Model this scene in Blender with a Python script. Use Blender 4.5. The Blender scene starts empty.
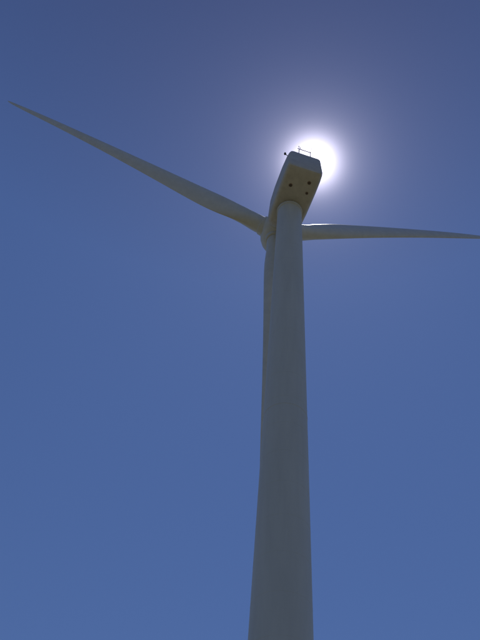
import bpy, bmesh, math, bisect
from mathutils import Vector, Matrix, noise
# ------------------------------------------------------------------ parameters
D0=39.75; PITCH=0.9546; YAW=-0.0972; ROLL=0.100; FPX=841.8
PSI=-0.325; PHASE=-1.105; RR=36.3; OH=4.35; DB=4.14; DT=2.40
TILT=math.radians(0.5); CONE=math.radians(3.49); H=80.0; DZ=3.1
CAM=Vector((0,0,1.6))
F=Vector((math.sin(YAW)*math.cos(PITCH),math.cos(YAW)*math.cos(PITCH),math.sin(PITCH)))
R0=Vector((math.cos(YAW),-math.sin(YAW),0)); U0=R0.cross(F)
RX=R0*math.cos(ROLL)+U0*math.sin(ROLL); UX=-R0*math.sin(ROLL)+U0*math.cos(ROLL)
# direction of the real sun (elevation ~65 deg, just beside the nacelle tail)
SUN=(F+RX*((313.5-240)/FPX)+UX*((320-162)/FPX)).normalized()
SUN_EL=math.asin(SUN.z); SUN_AZ=math.atan2(SUN.x,SUN.y)
scene=bpy.context.scene
# ------------------------------------------------------------------ materials
def nodes(mat):
    mat.use_nodes=True; nt=mat.node_tree
    return nt, nt.nodes, nt.links, nt.nodes["Principled BSDF"]
def paint(name,c1,c2,rough=0.42,scale=0.35,streak=True):
    m=bpy.data.materials.new(name); nt,n,l,b=nodes(m)
    tc=n.new("ShaderNodeTexCoord"); mp=n.new("ShaderNodeMapping")
    mp.inputs["Scale"].default_value=(1,1,0.12) if streak else (1,1,1)
    ns=n.new("ShaderNodeTexNoise"); ns.inputs["Scale"].default_value=scale*4; ns.inputs["Detail"].default_value=8
    ns.inputs["Roughness"].default_value=0.6
    cr=n.new("ShaderNodeValToRGB"); cr.color_ramp.elements[0].position=0.33; cr.color_ramp.elements[1].position=0.66
    cr.color_ramp.elements[0].color=(*c2,1); cr.color_ramp.elements[1].color=(*c1,1)
    l.new(tc.outputs["Object"],mp.inputs[0]); l.new(mp.outputs[0],ns.inputs["Vector"])
    l.new(ns.outputs["Fac"],cr.inputs[0]); l.new(cr.outputs[0],b.inputs["Base Color"])
    n2=n.new("ShaderNodeTexNoise"); n2.inputs["Scale"].default_value=3; n2.inputs["Detail"].default_value=5
    l.new(tc.outputs["Object"],n2.inputs["Vector"])
    mr=n.new("ShaderNodeMapRange"); mr.inputs["To Min"].default_value=rough-.08; mr.inputs["To Max"].default_value=rough+.14
    l.new(n2.outputs["Fac"],mr.inputs[0]); l.new(mr.outputs[0],b.inputs["Roughness"])
    return m
M_TOWER=paint("tower_paint",(0.59,0.59,0.53),(0.54,0.54,0.485),0.5)
M_BLADE=paint("blade_gelcoat",(0.62,0.62,0.57),(0.56,0.56,0.515),0.42,0.3,False)
M_NAC=paint("nacelle_gelcoat",(0.57,0.55,0.50),(0.49,0.47,0.43),0.5,0.5,False)
M_UNDER=paint("nacelle_underside_brown",(0.33,0.225,0.165),(0.22,0.15,0.11),0.6,0.6,False)  # darker, browner tone than the nacelle sides, for downward faces and port rims
M_DARK=paint("dark_rubber",(0.05,0.04,0.04),(0.03,0.025,0.025),0.6,1,False)
M_PORT=paint("port_grille",(0.11,0.085,0.07),(0.08,0.06,0.05),0.6,1,False)
M_STEEL=paint("galvanised_steel",(0.35,0.36,0.37),(0.25,0.26,0.27),0.4,2,False)
M_STEEL.node_tree.nodes["Principled BSDF"].inputs["Metallic"].default_value=0.7
M_CONC=paint("concrete",(0.38,0.37,0.34),(0.28,0.27,0.25),0.85,1.5,False)
def ground_mat():
    m=bpy.data.materials.new("dry_grassland"); nt,n,l,b=nodes(m)
    tc=n.new("ShaderNodeTexCoord")
    a=n.new("ShaderNodeTexNoise"); a.inputs["Scale"].default_value=0.03; a.inputs["Detail"].default_value=10
    c=n.new("ShaderNodeTexNoise"); c.inputs["Scale"].default_value=3.0; c.inputs["Detail"].default_value=8
    l.new(tc.outputs["Object"],a.inputs[0]); l.new(tc.outputs["Object"],c.inputs[0])
    r1=n.new("ShaderNodeValToRGB"); r1.color_ramp.elements[0].position=.35; r1.color_ramp.elements[1].position=.65
    r1.color_ramp.elements[0].color=(0.11,0.115,0.05,1); r1.color_ramp.elements[1].color=(0.23,0.19,0.115,1)
    r2=n.new("ShaderNodeValToRGB"); r2.color_ramp.elements[0].position=.3; r2.color_ramp.elements[1].position=.7
    r2.color_ramp.elements[0].color=(0.5,0.5,0.5,1); r2.color_ramp.elements[1].color=(1,1,1,1)
    mx=n.new("ShaderNodeMix"); mx.data_type='RGBA'; mx.blend_type='MULTIPLY'; mx.inputs[0].default_value=1
    l.new(a.outputs["Fac"],r1.inputs[0]); l.new(c.outputs["Fac"],r2.inputs[0])
    l.new(r1.outputs[0],mx.inputs[6]); l.new(r2.outputs[0],mx.inputs[7]); l.new(mx.outputs[2],b.inputs["Base Color"])
    b.inputs["Roughness"].default_value=0.95
    bp=n.new("ShaderNodeBump"); bp.inputs["Distance"].default_value=0.1; l.new(c.outputs["Fac"],bp.inputs["Height"]); l.new(bp.outputs[0],b.inputs["Normal"])
    return m
M_GROUND=ground_mat()
M_GRAVEL=paint("crushed_gravel",(0.34,0.30,0.25),(0.20,0.18,0.15),0.95,5,False)
# ------------------------------------------------------------------ helpers
def obj(name,bm,mats,parent=None,smooth=True,mw=None,angle=35):
    me=bpy.data.meshes.new(name); bm.normal_update(); bm.to_mesh(me); bm.free()
    for m in mats: me.materials.append(m)
    if smooth:
        me.polygons.foreach_set("use_smooth",[True]*len(me.polygons))
        me.set_sharp_from_angle(angle=math.radians(angle))
    o=bpy.data.objects.new(name,me); scene.collection.objects.link(o)
    if parent: o.parent=parent
    if mw is not None: o.matrix_local=mw
    return o
def loft(bm,rings,cap0=True,cap1=True,mat=0):
    vr=[[bm.verts.new(p) for p in r] for r in rings]
    n=len(vr[0])
    for a,b in zip(vr,vr[1:]):
        for i in range(n):
            f=bm.faces.new((a[i],a[(i+1)%n],b[(i+1)%n],b[i])); f.material_index=mat
    if cap0: bm.faces.new(vr[0][::-1]).material_index=mat
    if cap1: bm.faces.new(vr[-1]).material_index=mat
    return vr
def circ(c,x,y,r,n=24): return [c+x*(r*math.cos(2*math.pi*i/n))+y*(r*math.sin(2*math.pi*i/n)) for i in range(n)]
def tube(bm,p,q,r,n=10,mat=0,r2=None):
    p=Vector(p);q=Vector(q); z=(q-p).normalized(); x=z.orthogonal().normalized(); y=z.cross(x)
    loft(bm,[circ(p,x,y,r,n),circ(q,x,y,r2 if r2 is not None else r,n)],mat=mat)
def box(bm,c,s,mat=0,bev=0.0):
    g=bmesh.ops.create_cube(bm,size=1,matrix=Matrix.Translation(c)@Matrix.Diagonal((*s,1)))
    for f in {f for v in g['verts'] for f in v.link_faces}: f.material_index=mat
    if bev: bmesh.ops.bevel(bm,geom=list({e for v in g['verts'] for e in v.link_edges}),offset=bev,segments=2,affect='EDGES')
X=Vector((1,0,0));Y=Vector((0,1,0));Z=Vector((0,0,1))
turbine=bpy.data.objects.new("wind_turbine",None); scene.collection.objects.link(turbine); turbine.location=(0,D0,0)
# ------------------------------------------------------------------ tower (welded cans, flanged joints)
zt=H-DZ
bm=bmesh.new(); rings=[]
def rad(z): return 0.5*(DB+(DT-DB)*z/zt)
cans=28
flanges=[25.0,46.0]
lev=[0.25+i*(zt-0.25)/cans for i in range(cans+1)]
for zz in lev: rings.append(circ(Vector((0,0,zz)),X,Y,rad(zz),96))
loft(bm,rings)
tower=obj("tower",bm,[M_TOWER],turbine,angle=40)
bm=bmesh.new()
for fz in flanges+[zt-0.12]:
    loft(bm,[circ(Vector((0,0,fz-0.05)),X,Y,rad(fz)+0.001,96),circ(Vector((0,0,fz-0.04)),X,Y,rad(fz)+0.014,96),
             circ(Vector((0,0,fz+0.04)),X,Y,rad(fz)+0.014,96),circ(Vector((0,0,fz+0.05)),X,Y,rad(fz)+0.001,96)])
for zz in lev[1:-1]:   # weld beads
    loft(bm,[circ(Vector((0,0,zz-0.012)),X,Y,rad(zz)+0.001,96),circ(Vector((0,0,zz)),X,Y,rad(zz)+0.006,96),circ(Vector((0,0,zz+0.012)),X,Y,rad(zz)+0.001,96)],False,False)
obj("tower_flanges",bm,[M_TOWER],turbine)
# foundation, door, stairs
bm=bmesh.new()
loft(bm,[circ(Vector((0,0,-1)),X,Y,3.1,64),circ(Vector((0,0,0.2)),X,Y,3.1,64),circ(Vector((0,0,0.25)),X,Y,3.05,64)])
obj("foundation",bm,[M_CONC],turbine)
bm=bmesh.new()
a=math.radians(-60); dd=Vector((math.cos(a),math.sin(a),0)); ss=Vector((-math.sin(a),math.cos(a),0))
MM=Matrix((( ss.x,dd.x,0,0),(ss.y,dd.y,0,0),(0,0,1,0),(0,0,0,1)))
box(bm,(0,DB/2-0.02,2.5),(1.1,0.16,2.3),0,0.04)
box(bm,(0,DB/2+0.06,2.5),(0.9,0.06,2.1),1,0.01)
box(bm,(0,DB/2+0.11,2.9),(0.5,0.04,0.4),2)
for i in range(6): box(bm,(0,DB/2+0.7+0.28*i,1.28-0.2*i),(1.0,0.27,0.05),2)
box(bm,(0,DB/2+0.33,1.3),(1.1,0.5,0.05),2)
for s in(-.52,.52):
    tube(bm,(s,DB/2+.5,1.3),(s,DB/2+2.3,.2),0.04,8,2); tube(bm,(s,DB/2+.5,2.3),(s,DB/2+2.3,1.2),0.025,8,2)
    tube(bm,(s,DB/2+.5,1.3),(s,DB/2+.5,2.3),0.025,8,2); tube(bm,(s,DB/2+2.3,.2),(s,DB/2+2.3,1.2),0.025,8,2)
obj("door_and_steps",bm,[M_TOWER,M_NAC,M_STEEL],turbine,mw=MM)
# ------------------------------------------------------------------ nacelle frame (local Y = towards rotor)
A=Vector((math.sin(PSI),math.cos(PSI),0)); Uv=Vector((math.cos(PSI),-math.sin(PSI),0))
NM=Matrix.Translation((0,0,H))@Matrix(((Uv.x,A.x,0,0),(Uv.y,A.y,0,0),(0,0,1,0),(0,0,0,1)))
def rrect(y,w,zb,ztp,r,n=8,tw=1.0):
    pts=[]; hw=w/2
    cs=[(hw-r,zb+r,-90,1.0),(hw*tw-r,ztp-r,0,tw),(-hw*tw+r,ztp-r,90,tw),(-hw+r,zb+r,180,1)]
    for cx,cz,a0,_ in cs:
        for i in range(n+1):
            t=math.radians(a0+90*i/n); pts.append(Vector((cx+r*math.cos(t),y,cz+r*math.sin(t))))
    return pts
bm=bmesh.new()
st=[(-4.75,3.35,-2.35,.65,.30,.9),(-4.68,3.5,-2.5,.8,.36,.9),(-4.45,3.62,-2.62,.95,.40,.92),(-3.8,3.68,-2.70,1.2,.40,.93),(-2.5,3.68,-2.78,1.5,.40,.94),
    (0,3.6,-2.80,1.75,.42,.94),(1.6,3.45,-2.72,1.75,.45,.93),(2.4,3.15,-2.35,1.65,.6,.9),(2.8,2.6,-1.8,1.45,.8,.95)]
loft(bm,[rrect(*s[:5],n=8,tw=s[5]) for s in st])
bm.normal_update()
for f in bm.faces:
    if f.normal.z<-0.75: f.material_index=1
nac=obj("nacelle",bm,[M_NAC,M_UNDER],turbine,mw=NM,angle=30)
def zbot(y):
    for a,b in zip(st,st[1:]):
        if a[0]<=y<=b[0]: return a[2]+(b[2]-a[2])*(y-a[0])/(b[0]-a[0])
bm=bmesh.new()
def port(x,y,r):
    zb=zbot(y)
    loft(bm,[circ(Vector((x,y,zb+.03)),X,Y,r*1.25,28),circ(Vector((x,y,zb-.05)),X,Y,r*1.2,28)],mat=1)
    loft(bm,[circ(Vector((x,y,zb-.02)),X,Y,r,28),circ(Vector((x,y,zb-.056)),X,Y,r,28)],mat=0)
port(-.85,-2.7,.15); port(.8,-3.5,.15); port(.95,-2.4,.12)
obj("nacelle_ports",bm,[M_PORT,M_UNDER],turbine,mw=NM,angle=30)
bm=bmesh.new()
loft(bm,[circ(Vector((0,0,-DZ-.35)),X,Y,DT/2+.01,64),circ(Vector((0,0,-DZ-.3)),X,Y,DT/2+.08,64),circ(Vector((0,0,-DZ+.02)),X,Y,DT/2+.08,64),circ(Vector((0,0,-DZ+.03)),X,Y,DT/2-.08,64),circ(Vector((0,0,-2.5)),X,Y,DT/2-.08,64)])
obj("yaw_collar",bm,[M_TOWER],turbine,mw=NM)
# roof instruments
bm=bmesh.new()
ty=-4.4; zt_=.85
for s in(-.62,.62):
    tube(bm,(s,ty,zt_),(s,ty-.1,zt_+1.35),.045,8)
    tube(bm,(s,ty+.75,zt_+.1),(s,ty-.05,zt_+.8),.03,8)
tube(bm,(-.62,ty-.1,zt_+1.35),(.62,ty-.1,zt_+1.35),.045,8)
for s in(-.62,.62):
    tube(bm,(s,ty-.1,zt_+1.35),(s,ty-.1,zt_+1.65),.02,8)
for k in range(3):
    a=k*2.094; bmesh.ops.create_uvsphere(bm,u_segments=10,v_segments=8,radius=.055,matrix=Matrix.Translation((-.62+.14*math.cos(a),ty-.1+.14*math.sin(a),zt_+1.68)))
    tube(bm,(-.62,ty-.1,zt_+1.68),(-.62+.14*math.cos(a),ty-.1+.14*math.sin(a),zt_+1.68),.01,6)
tube(bm,(.62,ty-.4,zt_+1.67),(.62,ty+.2,zt_+1.67),.015,6)
box(bm,(.62,ty-.33,zt_+1.72),(.012,.22,.18))
tube(bm,(-1.45,ty+.4,.55),(-1.95,ty+.3,.85),.04,8)
obj("wind_sensors",bm,[M_STEEL],turbine,mw=NM)
bm=bmesh.new()
c0=Vector((-1.98,ty+.3,.78))
loft(bm,[circ(c0,X,Y,.11,16),circ(c0+Z*.08,X,Y,.12,16),circ(c0+Z*.25,X,Y,.10,16),circ(c0+Z*.32,X,Y,.05,16)])
obj("obstruction_light",bm,[M_DARK],turbine,mw=NM)
# ------------------------------------------------------------------ rotor
at=Y*math.cos(TILT)+Z*math.sin(TILT); u=X; v=u.cross(at)
hub=Y*OH
bm=bmesh.new()
prof=[(-1.55,1.15),(-1.5,1.35),(-1.2,1.5),(-.3,1.62),(.6,1.55),(1.3,1.3),(1.9,.9),(2.3,.45),(2.42,.12)]
loft(bm,[circ(hub+at*a,u,v,r,48) for a,r in prof])
OFF=[-.03,-.005,.041]
for k in range(3):
    ph=PHASE+k*2*math.pi/3+OFF[k]; e=v*math.cos(ph)+u*math.sin(ph); t=-v*math.sin(ph)+u*math.cos(ph)
    loft(bm,[circ(hub+e*.9,t,at,1.12,32),circ(hub+e*1.72,t,at,1.08,32),circ(hub+e*1.78,t,at,1.0,32)])
obj("hub_spinner",bm,[M_BLADE],turbine,mw=NM)
K=RR/37.33
TB=[ # r, chord, thickness ratio, twist deg, blend(0 circle..1 airfoil), LE fraction
 (1.5,1.88,1.0,-5,0,.5),(2.6,1.88,1.0,-5,0,.5),(3.6,2.0,.88,-5,.25,.47),(5.0,2.42,.62,-5,.6,.42),(6.5,2.85,.46,-5,.88,.38),(8.2,3.02,.37,-5,1,.36),
 (10.5,2.95,.31,-4.5,1,.35),(14,2.62,.27,-4,1,.35),(18,2.24,.24,-3,1,.35),(22,1.88,.22,-2,1,.35),(26,1.56,.20,-1,1,.35),(30,1.24,.19,0,1,.35),
 (33.5,.92,.18,0,1,.34),(35.6,.66,.17,0,1,.32),(36.6,.46,.17,0,1,.32),(37.1,.26,.17,0,1,.36),(37.33,.08,.17,0,1,.4)]
def lerp_tb(r):
    i=min(max(bisect.bisect([t[0] for t in TB],r)-1,0),len(TB)-2)
    a,b=TB[i],TB[i+1]; k=(r-a[0])/(b[0]-a[0])
    p0=TB[max(i-1,0)]; p3=TB[min(i+2,len(TB)-1)]
    out=[]
    for j in range(1,6):
        m1=(b[j]-p0[j])/(b[0]-p0[0])*(b[0]-a[0]); m2=(p3[j]-a[j])/(p3[0]-a[0])*(b[0]-a[0])
        h=(2*k**3-3*k*k+1)*a[j]+(k**3-2*k*k+k)*m1+(-2*k**3+3*k*k)*b[j]+(k**3-k*k)*m2
        out.append(h)
    return out
def blade(name,ph):
    bm=bmesh.new(); e=v*math.cos(ph)+u*math.sin(ph); t=-v*math.sin(ph)+u*math.cos(ph)
    rings=[]; N=44
    rs=[1.5+ (37.33-1.5)*i/90 for i in range(86)]+[35.9,36.3,36.6,36.85,37.05,37.2,37.33]
    rs=sorted(set(rs))
    for r in rs:
        c,th,tw,bl,le=lerp_tb(r); tw=math.radians(tw); bl=min(max(bl,0),1)
        cd=t*math.cos(tw)+at*math.sin(tw); td=at*math.cos(tw)-t*math.sin(tw)
        q=r*K
        lin=math.sin(math.radians(1.6)); off=q*lin+(RR*(math.sin(CONE)-lin))*(q/RR)**2
        cen=hub+e*q+at*off
        pts=[]
        for i in range(N):
            a=2*math.pi*i/N; xx=0.5*(1+math.cos(a))
            s=1-xx
            yt=5*(.2969*math.sqrt(s)-.126*s-.3516*s*s+.2843*s**3-.1015*s**4)
            sg=-1 if math.sin(a)<0 else 1
            camber=0.04*4*s*(1-s)*(-1)
            foil=(0.0 if abs(math.sin(a))<1e-9 else sg*yt*(1 if sg<0 else .8))*th+camber
            cy=0.5*math.sin(a)*th
            yy=cy*(1-bl)+foil*bl
            pts.append(cen+cd*((le-s)*c)+td*(yy*c))
        rings.append(pts)
    loft(bm,rings)
    bmesh.ops.recalc_face_normals(bm,faces=bm.faces[:])
    return obj(name,bm,[M_BLADE],turbine,mw=NM,angle=50)
for k in range(3): blade("blade_%d"%(k+1),PHASE+k*2*math.pi/3+OFF[k])
# ------------------------------------------------------------------ ground
bm=bmesh.new()
rad_l=[0,10,25,50,90,150,250,400,700,1200,2500,5000,12000]; NS=72; prev=None
for r in rad_l:
    if r==0: cur=[bm.verts.new((0,0,0))]
    else:
        cur=[]
        for i in range(NS):
            a=2*math.pi*i/NS; x=r*math.cos(a); y=r*math.sin(a)
            hgt=noise.noise(Vector((x/300,y/300,0)))*max(0,min(1,(r-80)/600))*14
            cur.append(bm.verts.new((x,y,hgt)))
        for i in range(NS):
            if len(prev)==1: bm.faces.new((prev[0],cur[i],cur[(i+1)%NS]))
            else: bm.faces.new((prev[i],cur[i],cur[(i+1)%NS],prev[(i+1)%NS]))
    prev=cur
g=obj("ground",bm,[M_GROUND]); g.location=(0,D0,0)
bm=bmesh.new(); bm.faces.new([bm.verts.new((math.cos(i/48*2*math.pi)*(11+noise.noise(Vector((math.cos(i/48*6.2832)*2,math.sin(i/48*6.2832)*2,0)))),math.sin(i/48*2*math.pi)*(11+noise.noise(Vector((math.cos(i/48*6.2832)*2,math.sin(i/48*6.2832)*2,0)))),0)) for i in range(48)])
gp=obj("gravel_pad",bm,[M_GRAVEL],smooth=False); gp.location=(0,D0,0.004)
# ------------------------------------------------------------------ world
w=bpy.data.worlds.new("World"); scene.world=w; w.use_nodes=True
n=w.node_tree.nodes; l=w.node_tree.links; bg=n["Background"]
sky=n.new("ShaderNodeTexSky"); sky.sky_type='NISHITA'; sky.sun_disc=False
sky.sun_elevation=SUN_EL; sky.sun_rotation=SUN_AZ; sky.altitude=300; sky.air_density=1.0; sky.dust_density=0.06; sky.ozone_density=3.0
bg.inputs["Strength"].default_value=0.08
tc=n.new("ShaderNodeTexCoord")
def vm(op,a,b=None):
    x=n.new("ShaderNodeVectorMath"); x.operation=op; l.new(a,x.inputs[0])
    if b is not None:
        if hasattr(b,'links'): l.new(b,x.inputs[1])
        else: x.inputs[1].default_value=b
    return x
def mt(op,a,b=None):
    x=n.new("ShaderNodeMath"); x.operation=op
    if hasattr(a,'links'): l.new(a,x.inputs[0])
    else: x.inputs[0].default_value=a
    if b is not None:
        if hasattr(b,'links'): l.new(b,x.inputs[1])
        else: x.inputs[1].default_value=b
    return x.outputs[0]
nv=vm('NORMALIZE',tc.outputs["Generated"]).outputs[0]
# clear dry-air tint, deepening towards the zenith
sep=n.new("ShaderNodeSeparateXYZ"); l.new(nv,sep.inputs[0])
ramp=n.new("ShaderNodeValToRGB"); l.new(sep.outputs[2],ramp.inputs[0])
ramp.color_ramp.elements[0].position=0.5; ramp.color_ramp.elements[0].color=(0.60,0.67,0.88,1)
ramp.color_ramp.elements[1].position=0.98; ramp.color_ramp.elements[1].color=(0.54,0.51,0.68,1)
e=ramp.color_ramp.elements.new(0.84); e.color=(0.64,0.71,0.94,1)
tinted=vm('MULTIPLY',sky.outputs[0],ramp.outputs[0]).outputs[0]
dt=vm('DOT_PRODUCT',nv,tuple(SUN)).outputs["Value"]
ang=mt('MULTIPLY',mt('ARCCOSINE',mt('MINIMUM',dt,0.9999999)),57.29578)
def ex(scale,amp,pw=1.0):
    q=mt('DIVIDE',ang,scale)
    if pw!=1: q=mt('POWER',q,pw)
    return mt('MULTIPLY',mt('EXPONENT',mt('MULTIPLY',q,-1.0)),amp)
aur=mt('ADD',mt('ADD',ex(1.35,22,2.0),ex(1.4,11)),ex(4.5,1.0))
aurc=n.new("ShaderNodeVectorMath"); aurc.operation='SCALE'; aurc.inputs[0].default_value=(1.0,0.93,1.12); l.new(aur,aurc.inputs[3])
add=n.new("ShaderNodeVectorMath"); add.operation='ADD'
l.new(tinted,add.inputs[0]); l.new(aurc.outputs[0],add.inputs[1]); l.new(add.outputs[0],bg.inputs["Color"])
sl=bpy.data.lights.new("sun",'SUN'); sl.energy=2.6; sl.angle=math.radians(.53); sl.color=(1,.95,.87)
so=bpy.data.objects.new("sun",sl); scene.collection.objects.link(so); so.rotation_euler=SUN.to_track_quat('Z','Y').to_euler(); so.location=(0,0,150)
# ------------------------------------------------------------------ camera
cd=bpy.data.cameras.new("camera"); cam=bpy.data.objects.new("camera",cd); scene.collection.objects.link(cam)
cd.sensor_fit='VERTICAL'; cd.sensor_height=24; cd.lens=24*FPX/640; cd.clip_end=30000; cd.clip_start=.1
B=-F
cam.matrix_world=Matrix(((RX.x,UX.x,B.x,CAM.x),(RX.y,UX.y,B.y,CAM.y),(RX.z,UX.z,B.z,CAM.z),(0,0,0,1)))
scene.camera=cam
scene.view_settings.view_transform='Standard'; scene.view_settings.look='None'; scene.view_settings.exposure=0
